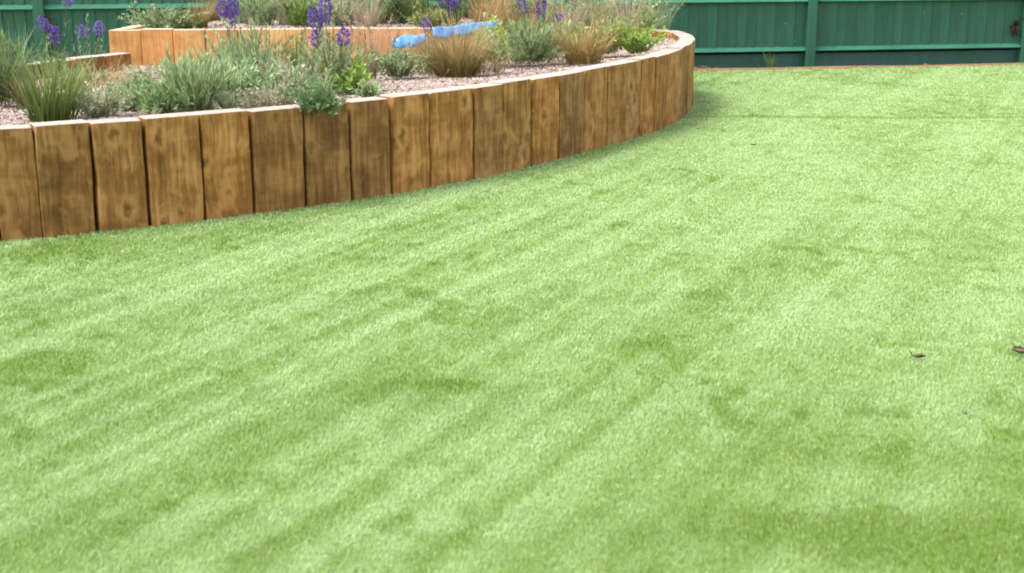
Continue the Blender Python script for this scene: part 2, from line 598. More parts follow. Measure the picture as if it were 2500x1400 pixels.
# bark chips lying on the soil
def chips(n, poly, zf, smin, smax):
    P = np.array([(p.x, p.y) for p in poly])
    Q = rng.uniform(P.min(0), P.max(0), (n * 3, 2))
    Q = Q[inside(Q, P)][:n]
    n = len(Q)
    z = zf(Q[:, 0], Q[:, 1])
    L = rng.uniform(smin, smax, n); Wd = L * rng.uniform(0.35, 0.8, n); T = L * rng.uniform(0.15, 0.4, n)
    az = rng.uniform(0, 2 * np.pi, n); tl = rng.normal(0, 0.35, n)
    base = np.array([(-1, -1, 0), (1, -1, 0), (1, 1, 0), (-1, 1, 0), (-.7, -.6, 1), (.8, -.7, 1), (.6, .7, 1), (-.7, .8, 1)], float)
    B = base[None] * np.stack([L / 2, Wd / 2, T], 1)[:, None]
    B = B * rng.uniform(0.75, 1.2, B.shape)
    X = B[..., 0] * np.cos(tl)[:, None] - B[..., 2] * np.sin(tl)[:, None]
    Z = B[..., 0] * np.sin(tl)[:, None] + B[..., 2] * np.cos(tl)[:, None]
    Y = B[..., 1]
    V = np.stack([X * np.cos(az)[:, None] - Y * np.sin(az)[:, None] + Q[:, :1],
                  X * np.sin(az)[:, None] + Y * np.cos(az)[:, None] + Q[:, 1:], Z + z[:, None] + 0.001], 2)
    f = np.array([(4, 5, 6, 7), (0, 1, 5, 4), (1, 2, 6, 5), (2, 3, 7, 6), (3, 0, 4, 7)])
    F = (f[None] + 8 * np.arange(n)[:, None, None]).reshape(-1, 4)
    t = rng.random(n)[:, None]
    c = np.array([0.19, 0.14, 0.113]) * (1 - t) + np.array([0.38, 0.315, 0.278]) * t
    dk = rng.random(n) < 0.13
    c[dk] = np.array([0.07, 0.04, 0.025]) * rng.uniform(0.7, 1.6, (dk.sum(), 1))
    return V.reshape(-1, 3), F, np.repeat(c, 8, 0)


inner_poly = offset_path(path, 0.13) + [Vector((0.1, 12.6)), Vector((0.06, 11.2)), Vector((-0.06, 10.75)), Vector((-0.55, 10.46)), Vector((-2.75, 10.28))]
V, F, C = chips(30000, inner_poly, soil_z, 0.008, 0.023)
V2, F2, C2 = chips(5000, offset_path(tier_path, 0.11), tz, 0.01, 0.026)
me = mesh_np('bark_mulch', np.concatenate([V, V2]), [np.concatenate([F, F2 + len(V)])], np.concatenate([C, C2]))
tag(link('bark_mulch', me, M['chip']), 'pale pinkish bark chip mulch covering the raised bed', 'mulch', kind='stuff')

# ------------------------------------------------------------------ green fence
fence = empty('garden_fence', fpt(5.2), 'dark green closeboard timber fence across the back of the garden', 'fence')


def box_mesh(name, L, Wd, Hh, bev=0.004):
    bm = bmesh.new()
    bmesh.ops.create_cube(bm, size=1)
    for v in bm.verts:
        v.co = Vector((v.co.x * L, v.co.y * Wd, (v.co.z + 0.5) * Hh))
    if bev:
        bmesh.ops.bevel(bm, geom=bm.edges[:], offset=bev, segments=1, affect='EDGES')
    me = bpy.data.meshes.new(name)
    bm.to_mesh(me); bm.free()
    return me


FANG = math.atan2(FD.y, FD.x)
def frail(name, me, mat, s, off, z, tint=None):
    o = link(name, me, mat if not me.materials else None, fence, fpt(s, off, z))
    o.rotation_euler.z = FANG
    if tint: o.color = (tint, tint, tint, 1)
    return o


post_s = [-4.7, -2.3, 0.08, 2.45, 4.82, 0, 0, 14.9]
sr = (Vector((3.075, 14.63, 0)) - FA).dot(FD)
sr2 = (FB - FA).dot(FD)
post_s = [0.55 - 2.5, 0.55, 0.55 + (sr - 0.55) / 3, 0.55 + 2 * (sr - 0.55) / 3, sr, sr2 - 0.035, sr2 + 2.46]
pm = box_mesh('post', 0.10, 0.10, 1.95, 0.006)
capm = None
bm = bmesh.new()
bmesh.ops.create_cube(bm, size=1)
for v in bm.verts:
    k_ = 1.0 if v.co.z < 0 else 0.35
    v.co = Vector((v.co.x * 0.125 * k_, v.co.y * 0.125 * k_, (v.co.z + 0.5) * 0.04))
capm = bpy.data.meshes.new('post_cap'); bm.to_mesh(capm); bm.free()
for s in post_s:
    po = frail('post', pm, M['paint'], s, 0.05, -0.1, random.uniform(1.05, 1.2))
    c = link('post_cap', capm, M['paint'] if not capm.materials else None, po, fpt(s, 0.05, 1.85))

# arris rails: triangular, one sloping face up to the sky
def arris(L):
    V = [(-L / 2, -0.042, -0.052), (L / 2, -0.042, -0.052), (-L / 2, 0.0, 0.0), (L / 2, 0.0, 0.0),
         (-L / 2, -0.062, -0.040), (L / 2, -0.062, -0.040), (-L / 2, 0, -0.052), (L / 2, 0, -0.052)]
    F = [(2, 4, 5, 3), (4, 0, 1, 5), (0, 6, 7, 1), (6, 2, 3, 7), (2, 6, 0, 4), (3, 5, 1, 7)]
    me = bpy.data.meshes.new('rail')
    me.from_pydata(V, [], F)
    me.update()
    return me


EX = 0.104                                                    # exposed width of one feather-edge board
bm = bmesh.new()
vs = [bm.verts.new(v) for v in [(-0.062, -0.006, 0.0), (0.062, -0.017, 0.0), (0.062, 0.0, 0.0), (-0.062, 0.0, 0.0),
                                (-0.062, -0.006, 1.66), (0.062, -0.017, 1.66), (0.062, 0.0, 1.66), (-0.062, 0.0, 1.66)]]
for f in [(0, 1, 5, 4), (1, 2, 6, 5), (2, 3, 7, 6), (3, 0, 4, 7), (4, 5, 6, 7), (3, 2, 1, 0)]:
    bm.faces.new([vs[i] for i in f])
boardm = bpy.data.meshes.new('board'); bm.to_mesh(boardm); bm.free()
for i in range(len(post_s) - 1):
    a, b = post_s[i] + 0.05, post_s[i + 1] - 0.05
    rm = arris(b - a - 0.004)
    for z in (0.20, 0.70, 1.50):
        frail('rail', rm, M['paint'], (a + b) / 2, 0.026, z, random.uniform(1.7, 1.95))  # rail tint raised to paint in the highlight from the sky
    gm = box_mesh('gravel_board', b - a + 0.09, 0.028, 0.142, 0.003)
    frail('light_blocker', box_mesh('light_blocker', b - a + 0.096, 0.02, 1.75, 0), M['membrane'], (a + b) / 2, -0.13, 0.0)  # unseen dark board, added so the slot under the rail stays black
    frail('gravel_board', gm, M['gravel_board'], (a + b) / 2, -0.016, -0.02)
    s = a - 0.03
    j = 0
    while s < b + 0.04:
        frail('board', boardm, M['paint'], s, 0.018 if j % 2 else 0.0205, 0.165 + random.uniform(-0.004, 0.004), random.uniform(0.88, 1.1))
        s += EX
        j += 1
frail('capping_rail', box_mesh('capping_rail', post_s[-1] - post_s[0], 0.06, 0.03), M['paint'], (post_s[0] + post_s[-1]) / 2, 0.0, 1.828)

# timber edging between the turf and the soil along the fence
V, F = [], []
NSEG = 60
for i in range(NSEG + 1):
    s = -6 + 22 * i / NSEG
    w = 0.012 * (vnoise(np.array([s * 1.3]), np.array([2.0]))[0] - 0.5)
    for off, z in ((0.41 + w, -0.03), (0.41 + w, 0.022 + w), (0.355 + w, 0.022 + w), (0.355 + w, -0.03)):
        p = fpt(s, off, z); V.append((p.x, p.y, p.z))
    if i:
        for j in range(4):
            k2 = (j + 1) % 4
            F.append((4 * i - 4 + j, 4 * i + j, 4 * i + k2, 4 * i - 4 + k2))
o = link('lawn_edging', mesh_np('lawn_edging', V, [np.array(F)]), M['edging'])
tag(o, 'thin reddish brown timber edging strip between lawn and fence', 'edging')

# ------------------------------------------------------------------ artificial turf
NAP = math.radians(27)                                        # the mower-like streaks run away to the right
ND = np.array([math.sin(NAP), math.cos(NAP)])
NC = np.array([ND[1], -ND[0]])


def turf():
    out = []
    zones = [(2.3, 3.3, 66000), (3.3, 4.3, 50000), (4.3, 5.5, 33000), (5.5, 7.0, 20000), (7.0, 9.0, 12500), (9.0, 11.5, 8000), (11.5, 15.2, 5600)]
    for y0, y1, den in zones:
        xl, xr = 0.42 * y1 + 0.5, 0.40 * y1 + 0.5
        n = int((y1 - y0) * (xl + xr) * den)
        P = np.stack([rng.uniform(-xl, xr, n), rng.uniform(y0, y1, n)], 1)
        P = P[(np.abs(P[:, 0]) < 0.40 * P[:, 1] + 0.45)]
        out.append(P)
    P = np.concatenate(out)
    bp = [(p.x, p.y) for p in offset_path(path, -0.004)]
    bp = bp + [(0.2, 12.9), (-2.9, 10.4)]
    P = P[~inside(P, bp)]
    tp = [(p.x, p.y) for p in tier_path]
    P = P[~inside(P, tp)]
    # up to the edging
    off = (P[:, 0] - FA.x) * FN.x + (P[:, 1] - FA.y) * FN.y
    P = P[off > 0.415]
    P = P[~((P[:, 0] < -1.0) & (P[:, 1] > 9.5))]
    # thinner along the seam that crosses the far lawn
    n = len(P)
    x, y = P[:, 0], P[:, 1]
    sa, ta = P @ ND, P @ NC
    seam_y = 10.62 + 0.03 * (vnoise(x * 1.6, x * 0, 8) - 0.5) * 2 - 0.02 * (x - 1.2)
    seam = np.exp(-((y - seam_y) / 0.055) ** 2) * (x > 1.05) * (0.35 + 0.65 * (vnoise(x * 1.1, x * 0 + 4, 2) > 0.36)) * np.clip((4.3 - x) / 1.2, 0.25, 1)
    keep = rng.random(n) > 0.25 * seam
    P, x, y, sa, ta, seam = P[keep], x[keep], y[keep], sa[keep], ta[keep], seam[keep]
    n = len(P)
    # pile: streaks along the nap and blotches where feet have pressed it
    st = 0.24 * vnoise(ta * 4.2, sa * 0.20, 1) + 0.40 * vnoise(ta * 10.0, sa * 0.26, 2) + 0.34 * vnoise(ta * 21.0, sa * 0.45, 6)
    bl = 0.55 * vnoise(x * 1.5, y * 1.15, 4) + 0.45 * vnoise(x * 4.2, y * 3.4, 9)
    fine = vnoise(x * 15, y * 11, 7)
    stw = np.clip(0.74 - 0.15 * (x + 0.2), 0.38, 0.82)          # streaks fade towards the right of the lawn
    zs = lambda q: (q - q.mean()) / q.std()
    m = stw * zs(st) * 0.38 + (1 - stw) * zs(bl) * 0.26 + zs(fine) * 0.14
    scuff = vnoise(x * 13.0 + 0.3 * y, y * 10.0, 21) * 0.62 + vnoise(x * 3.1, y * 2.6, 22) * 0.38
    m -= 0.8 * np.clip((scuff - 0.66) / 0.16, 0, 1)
    # painted contact shade along the left wall; standing pile near right and far right
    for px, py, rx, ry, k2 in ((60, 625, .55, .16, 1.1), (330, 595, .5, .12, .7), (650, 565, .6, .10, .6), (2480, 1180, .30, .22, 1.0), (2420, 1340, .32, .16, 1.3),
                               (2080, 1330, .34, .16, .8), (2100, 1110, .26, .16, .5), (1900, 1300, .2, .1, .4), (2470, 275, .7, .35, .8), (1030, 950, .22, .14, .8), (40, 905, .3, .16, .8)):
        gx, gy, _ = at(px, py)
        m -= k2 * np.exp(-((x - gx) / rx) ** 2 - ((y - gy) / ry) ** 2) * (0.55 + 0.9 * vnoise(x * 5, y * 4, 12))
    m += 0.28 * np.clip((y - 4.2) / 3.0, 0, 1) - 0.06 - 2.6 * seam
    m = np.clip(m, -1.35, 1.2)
    d = np.hypot(x, y)
    wdt = np.maximum(0.0017, 0.00056 * d) * rng.uniform(0.75, 1.3, n)
    Ln = rng.uniform(0.012, 0.023, n) * (1 + 0.08 * m)
    Ln *= 1 - 0.55 * seam
    # lean: pressed pile lies away from the camera and shows its length, lifted pile stands
    lean = 0.66 + 0.34 * m + rng.normal(0, 0.22, n)
    az = NAP + rng.normal(0, 0.75, n)
    lean = np.clip(lean, 0.02, 1.25)
    dirx, diry = np.sin(az), np.cos(az)
    roll = rng.uniform(0, 2 * np.pi, n)
    wx, wy = np.cos(roll), np.sin(roll)
    l1, l2 = lean * 0.55, np.minimum(lean * 1.45, 1.5)
    p0 = np.stack([x, y, np.full(n, 0.001)], 1)
    p1 = p0 + (Ln * 0.45)[:, None] * np.stack([dirx * np.sin(l1), diry * np.sin(l1), np.cos(l1)], 1)
    p2 = p1 + (Ln * 0.5)[:, None] * np.stack([dirx * np.sin(l2), diry * np.sin(l2), np.cos(l2)], 1)
    wv = np.stack([wx, wy, np.zeros(n)], 1) * (wdt / 2)[:, None]
    V = np.stack([p0, p1 - wv, p1 + wv, p2], 1).reshape(-1, 3)
    b = 4 * np.arange(n)[:, None]
    T = np.concatenate([b + np.array([[0, 2, 1]]), b + np.array([[1, 2, 3]])])
    # fibres of several greens, a few straw ones; the nap's sheen is painted in as paler strips
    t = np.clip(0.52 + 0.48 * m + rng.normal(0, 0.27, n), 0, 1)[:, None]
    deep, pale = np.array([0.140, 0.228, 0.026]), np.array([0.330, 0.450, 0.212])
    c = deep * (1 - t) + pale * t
    straw = rng.random(n) < 0.06
    c[straw] = np.array([0.40, 0.43, 0.22])
    c *= rng.uniform(0.82, 1.14, (n, 1))
    return mesh_np('turf', V, [T], np.repeat(c, 4, 0)), n


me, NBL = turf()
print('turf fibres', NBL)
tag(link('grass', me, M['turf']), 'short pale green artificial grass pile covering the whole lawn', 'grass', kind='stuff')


# ------------------------------------------------------------------ plants
def ribbons(base, az, lean, bend, length, width, segs=4, c0=(0, 0, 0), c1=(0, 0, 0), tipc=None, taper=0.9):
    """arched strap leaves or stems; all per-ribbon arguments are arrays"""
    n = len(base)
    P = [base]
    th = lean.copy()
    roll = rng.uniform(-0.9, 0.9, n)
    for s in range(segs):
        a = lean + bend * (s + 0.5) / segs
        d = np.stack([np.sin(az) * np.sin(a), np.cos(az) * np.sin(a), np.cos(a)], 1)
        P.append(P[-1] + d * (length / segs)[:, None])
    wv = np.stack([np.cos(az + roll), -np.sin(az + roll), np.zeros(n)], 1)
    rows = []
    for s, p in enumerate(P):
        f = s / segs
        w = width * (1 - taper * f ** 1.6) * (0.75 + 0.25 * min(1, f * 4)) / 2
        rows += [p - wv * w[:, None], p + wv * w[:, None]]
    V = np.stack(rows, 1)
    m = 2 * (segs + 1)
    f = np.array([(2 * s, 2 * s + 1, 2 * s + 3, 2 * s + 2) for s in range(segs)])
    F = (f[None] + m * np.arange(n)[:, None, None]).reshape(-1, 4)
    t = rng.random(n)[:, None]
    c = np.array(c0) * (1 - t) + np.array(c1) * t
    C = np.repeat(c[:, None], m, 1)
    if tipc is not None:
        g = np.repeat(np.linspace(0, 1, segs + 1) ** 2, 2)[None, :, None]
        C = C * (1 - g) + np.array(tipc) * g
    return V.reshape(-1, 3), F, C.reshape(-1, 3), P


def leaves(ctr, d, length, width, c0, c1):
    """pointed folded leaves: root, two sides, tip"""
    n = len(ctr)
    d = d / (np.linalg.norm(d, axis=1, keepdims=True) + 1e-9)
    r = rng.normal(size=(n, 3))
    s = np.cross(d, r); s /= (np.linalg.norm(s, axis=1, keepdims=True) + 1e-9)
    up = np.cross(s, d)
    L, Wd = length[:, None], width[:, None]
    mid = ctr + d * L * 0.45
    V = np.stack([ctr, mid + s * Wd / 2 + up * Wd * 0.18, ctr + d * L, mid - s * Wd / 2 + up * Wd * 0.18], 1)
    F = (np.array([(0, 1, 2), (0, 2, 3)])[None] + 4 * np.arange(n)[:, None, None]).reshape(-1, 3)
    t = rng.random(n)[:, None]
    c = np.array(c0) * (1 - t) + np.array(c1) * t
    c = c * rng.uniform(0.8, 1.2, (n, 1))
    return V.reshape(-1, 3), F, np.repeat(c, 4, 0)


def join(bits):
    V, FF, C, o = [], {}, [], 0
    for v, f, c in bits:
        V.append(v); C.append(c)
        FF.setdefault(f.shape[1], []).append(f + o)
        o += len(v)
    return np.concatenate(V), [np.concatenate(x) for x in FF.values()], np.concatenate(C)


def sedge(px, py, z, h, w, n, c0, c1, label, name='sedge', tipc=None, bw=0.007, bend=1.1, stems=0, stemc=(0.3, 0.24, 0.13), foot=.16, cat='grass plant'):
    x, y, _ = at(px, py, z)
    root = empty(name, (x, y, z), label, cat)
    root['kind'] = 'thing'
    ang = rng.uniform(0, 2 * np.pi, n); rr = np.sqrt(rng.random(n)) * w * foot
    base = np.stack([rr * np.cos(ang), rr * np.sin(ang), np.full(n, -0.012)], 1)
    az = np.pi / 2 - ang + rng.normal(0, 0.5, n)
    spread = math.atan2(w * 0.5, h)
    lean = np.sqrt(rng.random(n)) * spread * rng.uniform(0.6, 1.25, n)
    b = rng.uniform(0.2, 1.0, n) * bend * (0.4 + lean)
    L = h * np.where(rng.random(n) < 0.12, rng.uniform(1.05, 1.3, n), rng.uniform(0.4, 1.05, n)) * (1 + 0.15 * lean)
    v, f, c, _ = ribbons(base, az, lean, b, L, np.full(n, bw) * rng.uniform(0.6, 1.2, n), 4, c0, c1, tipc)
    link('leaves', mesh_np('leaves', v, [f], c, True), M['leaf'], root, (x, y, z))
    if stems:
        bits = []
        ang = rng.uniform(0, 2 * np.pi, stems)
        base = np.stack([0.1 * w * np.cos(ang), 0.1 * w * np.sin(ang), np.zeros(stems)], 1)
        L = h * rng.uniform(0.95, 1.35, stems)
        v, f, c, P = ribbons(base, np.pi / 2 - ang, rng.uniform(0.03, 0.45, stems), rng.uniform(0, 0.6, stems), L, np.full(stems, 0.003), 4, stemc, stemc, taper=0.3)
        bits.append((v, f, c))
        k = 26
        t = rng.uniform(0.0, 1.0, (stems, k))
        a, bb = P[3][:, None], P[4][:, None]
        ctr = (a + (bb - a) * t[..., None]).reshape(-1, 3)
        d = np.repeat((P[4] - P[3]), k, 0); d /= np.linalg.norm(d, axis=1, keepdims=True)
        d = d + rng.normal(0, 0.55, d.shape)
        bits.append(leaves(ctr, d, rng.uniform(0.012, 0.028, len(ctr)), rng.uniform(0.004, 0.008, len(ctr)), stemc, np.array(stemc) * 1.35))
        V, F, C = join(bits)
        link('seed_heads', mesh_np('seed_heads', V, F, C), M['leaf'], root, (x, y, z))
    return root


def shrub(px, py, z, h, w, stems, per, ll, lw, c0, c1, label, name='shrub', up=0.5, cat='shrub', top=0.0, spill=None, stemc=(0.11, 0.10, 0.05)):
    """leafy sub-shrub: stems fan out of the base, each set with leaves"""
    x, y, _ = at(px, py, z)
    c0, c1 = np.array(c0) * (1.15, 1.13, 1.0), np.minimum(np.array(c1) * (1.28, 1.24, 1.12), 0.46)
    root = empty(name, (x, y, z), label, cat)
    root['kind'] = 'thing'
    ang = rng.uniform(0, 2 * np.pi, stems)
    r = np.sqrt(rng.random(stems))
    lean = np.clip(r * math.atan2(w * 0.6, h * 0.7) * rng.uniform(0.75, 1.3, stems), 0, 1.45)
    L = h * np.where(rng.random(stems) < 0.16, rng.uniform(1.0, 1.3, stems), rng.uniform(0.5, 1.0, stems)) / np.maximum(np.cos(lean * 0.8), 0.45) * (1 - 0.18 * r)
    cl = rng.normal(0, 0.13 * w, (5, 2))[rng.integers(0, 5, stems)]
    base = np.stack([0.16 * w * r * np.cos(ang) + cl[:, 0], 0.16 * w * r * np.sin(ang) + cl[:, 1] * 0.6, np.full(stems, -0.012)], 1)
    az = np.pi / 2 - ang + rng.normal(0, 0.35, stems)
    if spill is not None:
        k = rng.random(stems) < 0.55
        az = np.where(k, spill + rng.normal(0, 0.5, stems), az)
        lean = np.where(k, rng.uniform(0.7, 1.5, stems), lean)
    bend = rng.uniform(-0.45, 0.5, stems) * (lean > 0.25) + (rng.uniform(0.2, 0.8, stems) if spill is not None else 0)
    v, f, c, P = ribbons(base, az, lean, bend, L, np.full(stems, 0.004), 5, stemc, stemc, taper=0.6)
    link('stems', mesh_np('stems', v, [f], c), M['leaf'], root, (x, y, z))
    Pm = np.stack(P, 1)
    t = (rng.random((stems, per)) ** (0.75)) * (1 - top) + top * 0.5
    t = np.clip(t, 0.08, 0.999) * 5
    i = np.floor(t).astype(int); fr = (t - i)[..., None]
    s = np.arange(stems)[:, None]
    ctr = Pm[s, i] * (1 - fr) + Pm[s, i + 1] * fr
    d = Pm[s, i + 1] - Pm[s, i]
    d = d / np.linalg.norm(d, axis=2, keepdims=True)
    out = rng.normal(0, 1, d.shape)
    out -= (out * d).sum(2, keepdims=True) * d
    out /= np.linalg.norm(out, axis=2, keepdims=True)
    dd = d * up + out * (1 - up) + np.array([0, 0, 0.15])
    m = stems * per
    sizes = rng.uniform(0.65, 1.2, m)
    v, f, c = leaves(ctr.reshape(-1, 3), dd.reshape(-1, 3), ll * sizes, lw * sizes, c0, c1)
    tone = np.repeat(rng.uniform(0.75, 1.3, stems), per * 4)[:, None]
    ns = max(6, int(stems * 0.7))
    pale = np.array(c1) * 1.2
    sa_ = rng.uniform(0, 2 * np.pi, ns)
    sb = np.stack([0.22 * w * np.cos(sa_) * rng.random(ns), 0.22 * w * np.sin(sa_) * rng.random(ns), np.full(ns, 0.15 * h)], 1)
    v3, f3, c3, _ = ribbons(sb, np.pi / 2 - sa_ + rng.normal(0, 0.6, ns), rng.uniform(0, 0.7, ns), rng.uniform(-0.3, 0.7, ns),
                            h * rng.uniform(0.45, 1.0, ns), rng.uniform(0.004, 0.007, ns), 4, np.array(c1) * 0.9, pale * 1.1, np.minimum(pale * 1.25, 0.5))
    v, f2, c = join([(v, f, c * tone), (v3, f3, c3)])
    link('leaves', mesh_np('leaves', v, f2, c), M['leaf'], root, (x, y, z))
    return root


PURP0, PURP1 = (0.085, 0.042, 0.24), (0.20, 0.12, 0.42)


def spikes(root, px, py, z, tips, sl=0.13, sr=0.032, c0=PURP0, c1=PURP1, leafc=((0.07, 0.11, 0.06), (0.13, 0.18, 0.10)), n=150):
    """flower spikes of one plant: tips are places in the photograph, standing at the depth of the plant"""
    bx, by, bz = at(px, py, z)
    for j, (tx, ty, ln) in enumerate(tips):
        # the tip stands over the same depth as the base
        u, v = (tx - 1250) / FPX, (700 - ty) / FPX
        dy = math.cos(PITCH) + v * math.sin(PITCH)
        dz = -math.sin(PITCH) + v * math.cos(PITCH)
        dist = (by + random.uniform(-0.06, 0.06)) / dy
        tip = np.array([u * dist, dy * dist, CAM_H + dz * dist])
        b = np.array([bx + (tip[0] - bx) * 0.25, by, bz - 0.01])
        sag = np.array([random.uniform(-.02, .02), random.uniform(-.02, .02), 0])
        pts = [b + (tip - b) * t + sag * math.sin(math.pi * t) for t in np.linspace(0, 1, 6)]
        # stem: a thin three-sided tube
        V, F, C = [], [], []
        for i, p in enumerate(pts):
            for a in range(3):
                an = a * 2.094
                V.append(p + np.array([math.cos(an), math.sin(an), 0]) * 0.0028)
                C.append((0.09, 0.12, 0.06))
            if i:
                for a in range(3):
                    a2 = (a + 1) % 3
                    F.append((3 * i - 3 + a, 3 * i - 3 + a2, 3 * i + a2, 3 * i + a))
        bits = [(np.array(V), np.array(F), np.array(C))]
        m = 26
        t = rng.uniform(0.05, 0.75, m)[:, None]
        ctr = b + (tip - b) * t
        d = rng.normal(0, 1, (m, 3)) * np.array([1, 1, 0.3]) + np.array([0, 0, 0.7])
        bits.append(leaves(ctr, d, rng.uniform(0.025, 0.05, m), rng.uniform(0.006, 0.011, m), *leafc))
        Vx, Fx, Cx = join(bits)
        o = np.array(root.matrix_world.translation) * 0 + np.array(root.location)
        st = link('flower_stem', mesh_np('flower_stem', Vx - b, Fx, Cx), M['leaf'], root, tuple(b))
        ax = (tip - b) / np.linalg.norm(tip - b)
        L = sl * ln
        k = int(n * ln)
        t = rng.random(k)
        prof = np.clip(np.sin(np.pi * np.clip(t * 0.86 + 0.1, 0, 1)), 0.15, 1) * sr
        an = rng.uniform(0, 2 * np.pi, k)
        rad = prof * np.sqrt(rng.uniform(0.2, 1, k))
        ctr = tip - ax * L * (1 - t)[:, None] + np.stack([np.cos(an) * rad, np.sin(an) * rad, np.zeros(k)], 1)
        d = np.stack([np.cos(an), np.sin(an), rng.uniform(-0.2, 0.9, k)], 1)
        v, f, c = leaves(ctr, d, rng.uniform(0.014, 0.026, k), rng.uniform(0.010, 0.018, k), c0, c1)
        link('flower_spike', mesh_np('flower_spike', v - b, [f], c), M['petal'], st, tuple(b))


G_SAGE = ((0.125, 0.190, 0.085), (0.270, 0.355, 0.190))
G_GREY = ((0.165, 0.195, 0.115), (0.330, 0.350, 0.240))
G_DARK = ((0.050, 0.090, 0.034), (0.135, 0.200, 0.085))
G_LEAF = ((0.075, 0.13, 0.028), (0.165, 0.25, 0.065))
G_BRIGHT = ((0.12, 0.20, 0.03), (0.25, 0.36, 0.09))
B_BEIGE = ((0.25, 0.20, 0.12), (0.40, 0.34, 0.23))
B_BRONZE = ((0.17, 0.105, 0.03), (0.34, 0.22, 0.085))
B_OLIVE = ((0.095, 0.085, 0.018), (0.235, 0.18, 0.065))
B_PINK = ((0.27, 0.17, 0.115), (0.40, 0.275, 0.20))

# --- front row, from the left
r = shrub(8, 250, .49, .40, .30, 110, 40, .036, .006, *G_DARK, 'dark grey green rosemary like bush cut by the left edge of the bed', 'rosemary_bush', up=.55)
sedge(40, 200, .44, .40, .20, 26, (.17, .22, .13), (.28, .33, .22), 'thin pale upright stalks in front of the far left fence panel', 'stalk_plant', bw=.005, bend=.15)
sedge(62, 252, .49, .20, .27, 200, *B_OLIVE, 'brown straw coloured sedge clump left of the green strap leaved clump', 'sedge', tipc=(.36, .27, .13), bw=.006)
sedge(128, 291, .50, .33, .27, 260, (.032, .056, .008), (.125, .175, .034), 'upright dark green strap leaved clump at the left end of the bed', 'strap_plant', tipc=(.20, .26, .08), bw=.009, foot=.40, bend=1.1, cat='plant')
sedge(205, 240, .47, .19, .24, 170, (.13, .11, .035), (.28, .20, .08), 'tan grass tuft just right of the strap leaved clump', 'grass_tuft', tipc=(.34, .25, .12), bw=.005)
shrub(238, 280, .50, .17, .27, 70, 26, .026, .010, *G_GREY, 'low silvery mound beside the strap leaved clump', 'silver_mound', up=.4)
shrub(318, 262, .49, .15, .22, 60, 26, .030, .010, *G_SAGE, 'small sage green mound between silver mound and leafy green herb', 'sage_mound', up=.4)
shrub(392, 276, .50, .17, .25, 55, 28, .044, .010, (.085, .155, .06), (.20, .30, .13), 'leafy mid green herb behind the third and fourth front sleepers', 'green_herb', up=.5)
sedge(360, 292, .505, .10, .18, 60, *B_BEIGE, 'small bleached dry tuft at the foot of the leafy green herb', 'dry_tuft', bw=.005)
shrub(486, 274, .50, .31, .24, 75, 36, .048, .008, *G_SAGE, 'tall pale green lavender bush with upright stems at the front rim', 'lavender_bush', up=.72)
shrub(585, 250, .49, .25, .34, 95, 30, .036, .010, (.12, .20, .095), (.26, .37, .195), 'broad rounded sage green bush right of the tall lavender', 'sage_bush', up=.5)
shrub(545, 272, .50, .11, .24, 60, 24, .022, .009, *G_GREY, 'low grey mat under the broad sage green bush', 'grey_mat', up=.35)
shrub(668, 262, .50, .13, .36, 95, 26, .022, .009, (.17, .17, .12), (.31, .29, .215), 'low beige grey thyme mat along the middle of the front rim', 'thyme_mat', up=.35)
shrub(640, 225, .475, .42, .28, 70, 44, .040, .007, (.115, .175, .085), (.24, .32, .175), 'tallest feathery grey green bush standing before the orange planter', 'feathery_bush', up=.7)
sedge(722, 214, .47, .36, .17, 110, (.075, .10, .012), (.19, .23, .05), 'narrow upright olive green grass in front of the orange planter', 'upright_grass', bw=.008, bend=.25)
sedge(735, 232, .48, .20, .30, 120, *B_BEIGE, 'loose beige grass below the narrow olive green grass', 'beige_grass', bw=.004, bend=.9)
r = shrub(812, 225, .48, .37, .26, 60, 36, .036, .009, (.13, .165, .085), (.25, .285, .165), 'grey leaved salvia with purple spikes at the middle of the bed', 'salvia', up=.6, cat='flowering plant')
spikes(r, 812, 225, .48, [(763, 18, 1.1), (792, -12, 1.2), (768, 78, .7), (842, 70, .8)])
shrub(784, 257, .528, .17, .24, 90, 26, .026, .010, (.06, .115, .045), (.14, .21, .10), 'blue green creeping tuft spilling over the sleeper tops', 'creeping_plant', up=.4, spill=math.pi, cat='plant')
shrub(868, 226, .49, .17, .19, 48, 22, .040, .016, *G_BRIGHT, 'small bright lime green leafy plant by the creeping tuft', 'lime_plant', up=.45, cat='plant')
shrub(905, 235, .50, .10, .12, 34, 20, .024, .009, *G_SAGE, 'tiny grey green seedling tuft at the rim right of the lime plant', 'seedling_tuft', up=.45, cat='plant')
sedge(908, 190, .45, .34, .19, 120, *B_PINK, 'pinkish dry grass with fine seed heads against the orange planter', 'dry_grass', bw=.004, bend=.5, stems=26, stemc=(.33, .22, .16))
shrub(985, 186, .47, .22, .26, 75, 30, .028, .011, (.13, .18, .085), (.25, .31, .17), 'rounded grey green bush below the left end of the blue plastic', 'grey_bush', up=.45)
sedge(1115, 180, .48, .40, .46, 720, (.085, .075, .014), (.27, .20, .07), 'wide olive bronze sedge mound below the blue plastic sheet', 'sedge', tipc=(.42, .30, .14), bw=.006, bend=1.9, foot=.30)
sedge(1185, 174, .48, .21, .34, 170, (.10, .09, .02), (.30, .22, .08), 'low straggly bronze grass right of the wide olive sedge mound', 'straggly_grass', tipc=(.42, .30, .15), bw=.005, bend=2.2, foot=.36)
sedge(1058, 180, .48, .19, .30, 130, (.11, .11, .03), (.27, .24, .09), 'low straggly olive grass left of the wide olive sedge mound', 'straggly_grass', tipc=(.38, .30, .15), bw=.005, bend=2.0, foot=.36)
sedge(238, 210, .46, .19, .36, 240, (.17, .12, .035), (.34, .23, .09), 'golden brown grass before the low back rim timbers', 'golden_grass', tipc=(.42, .30, .15), bw=.005, bend=1.6, foot=.34)
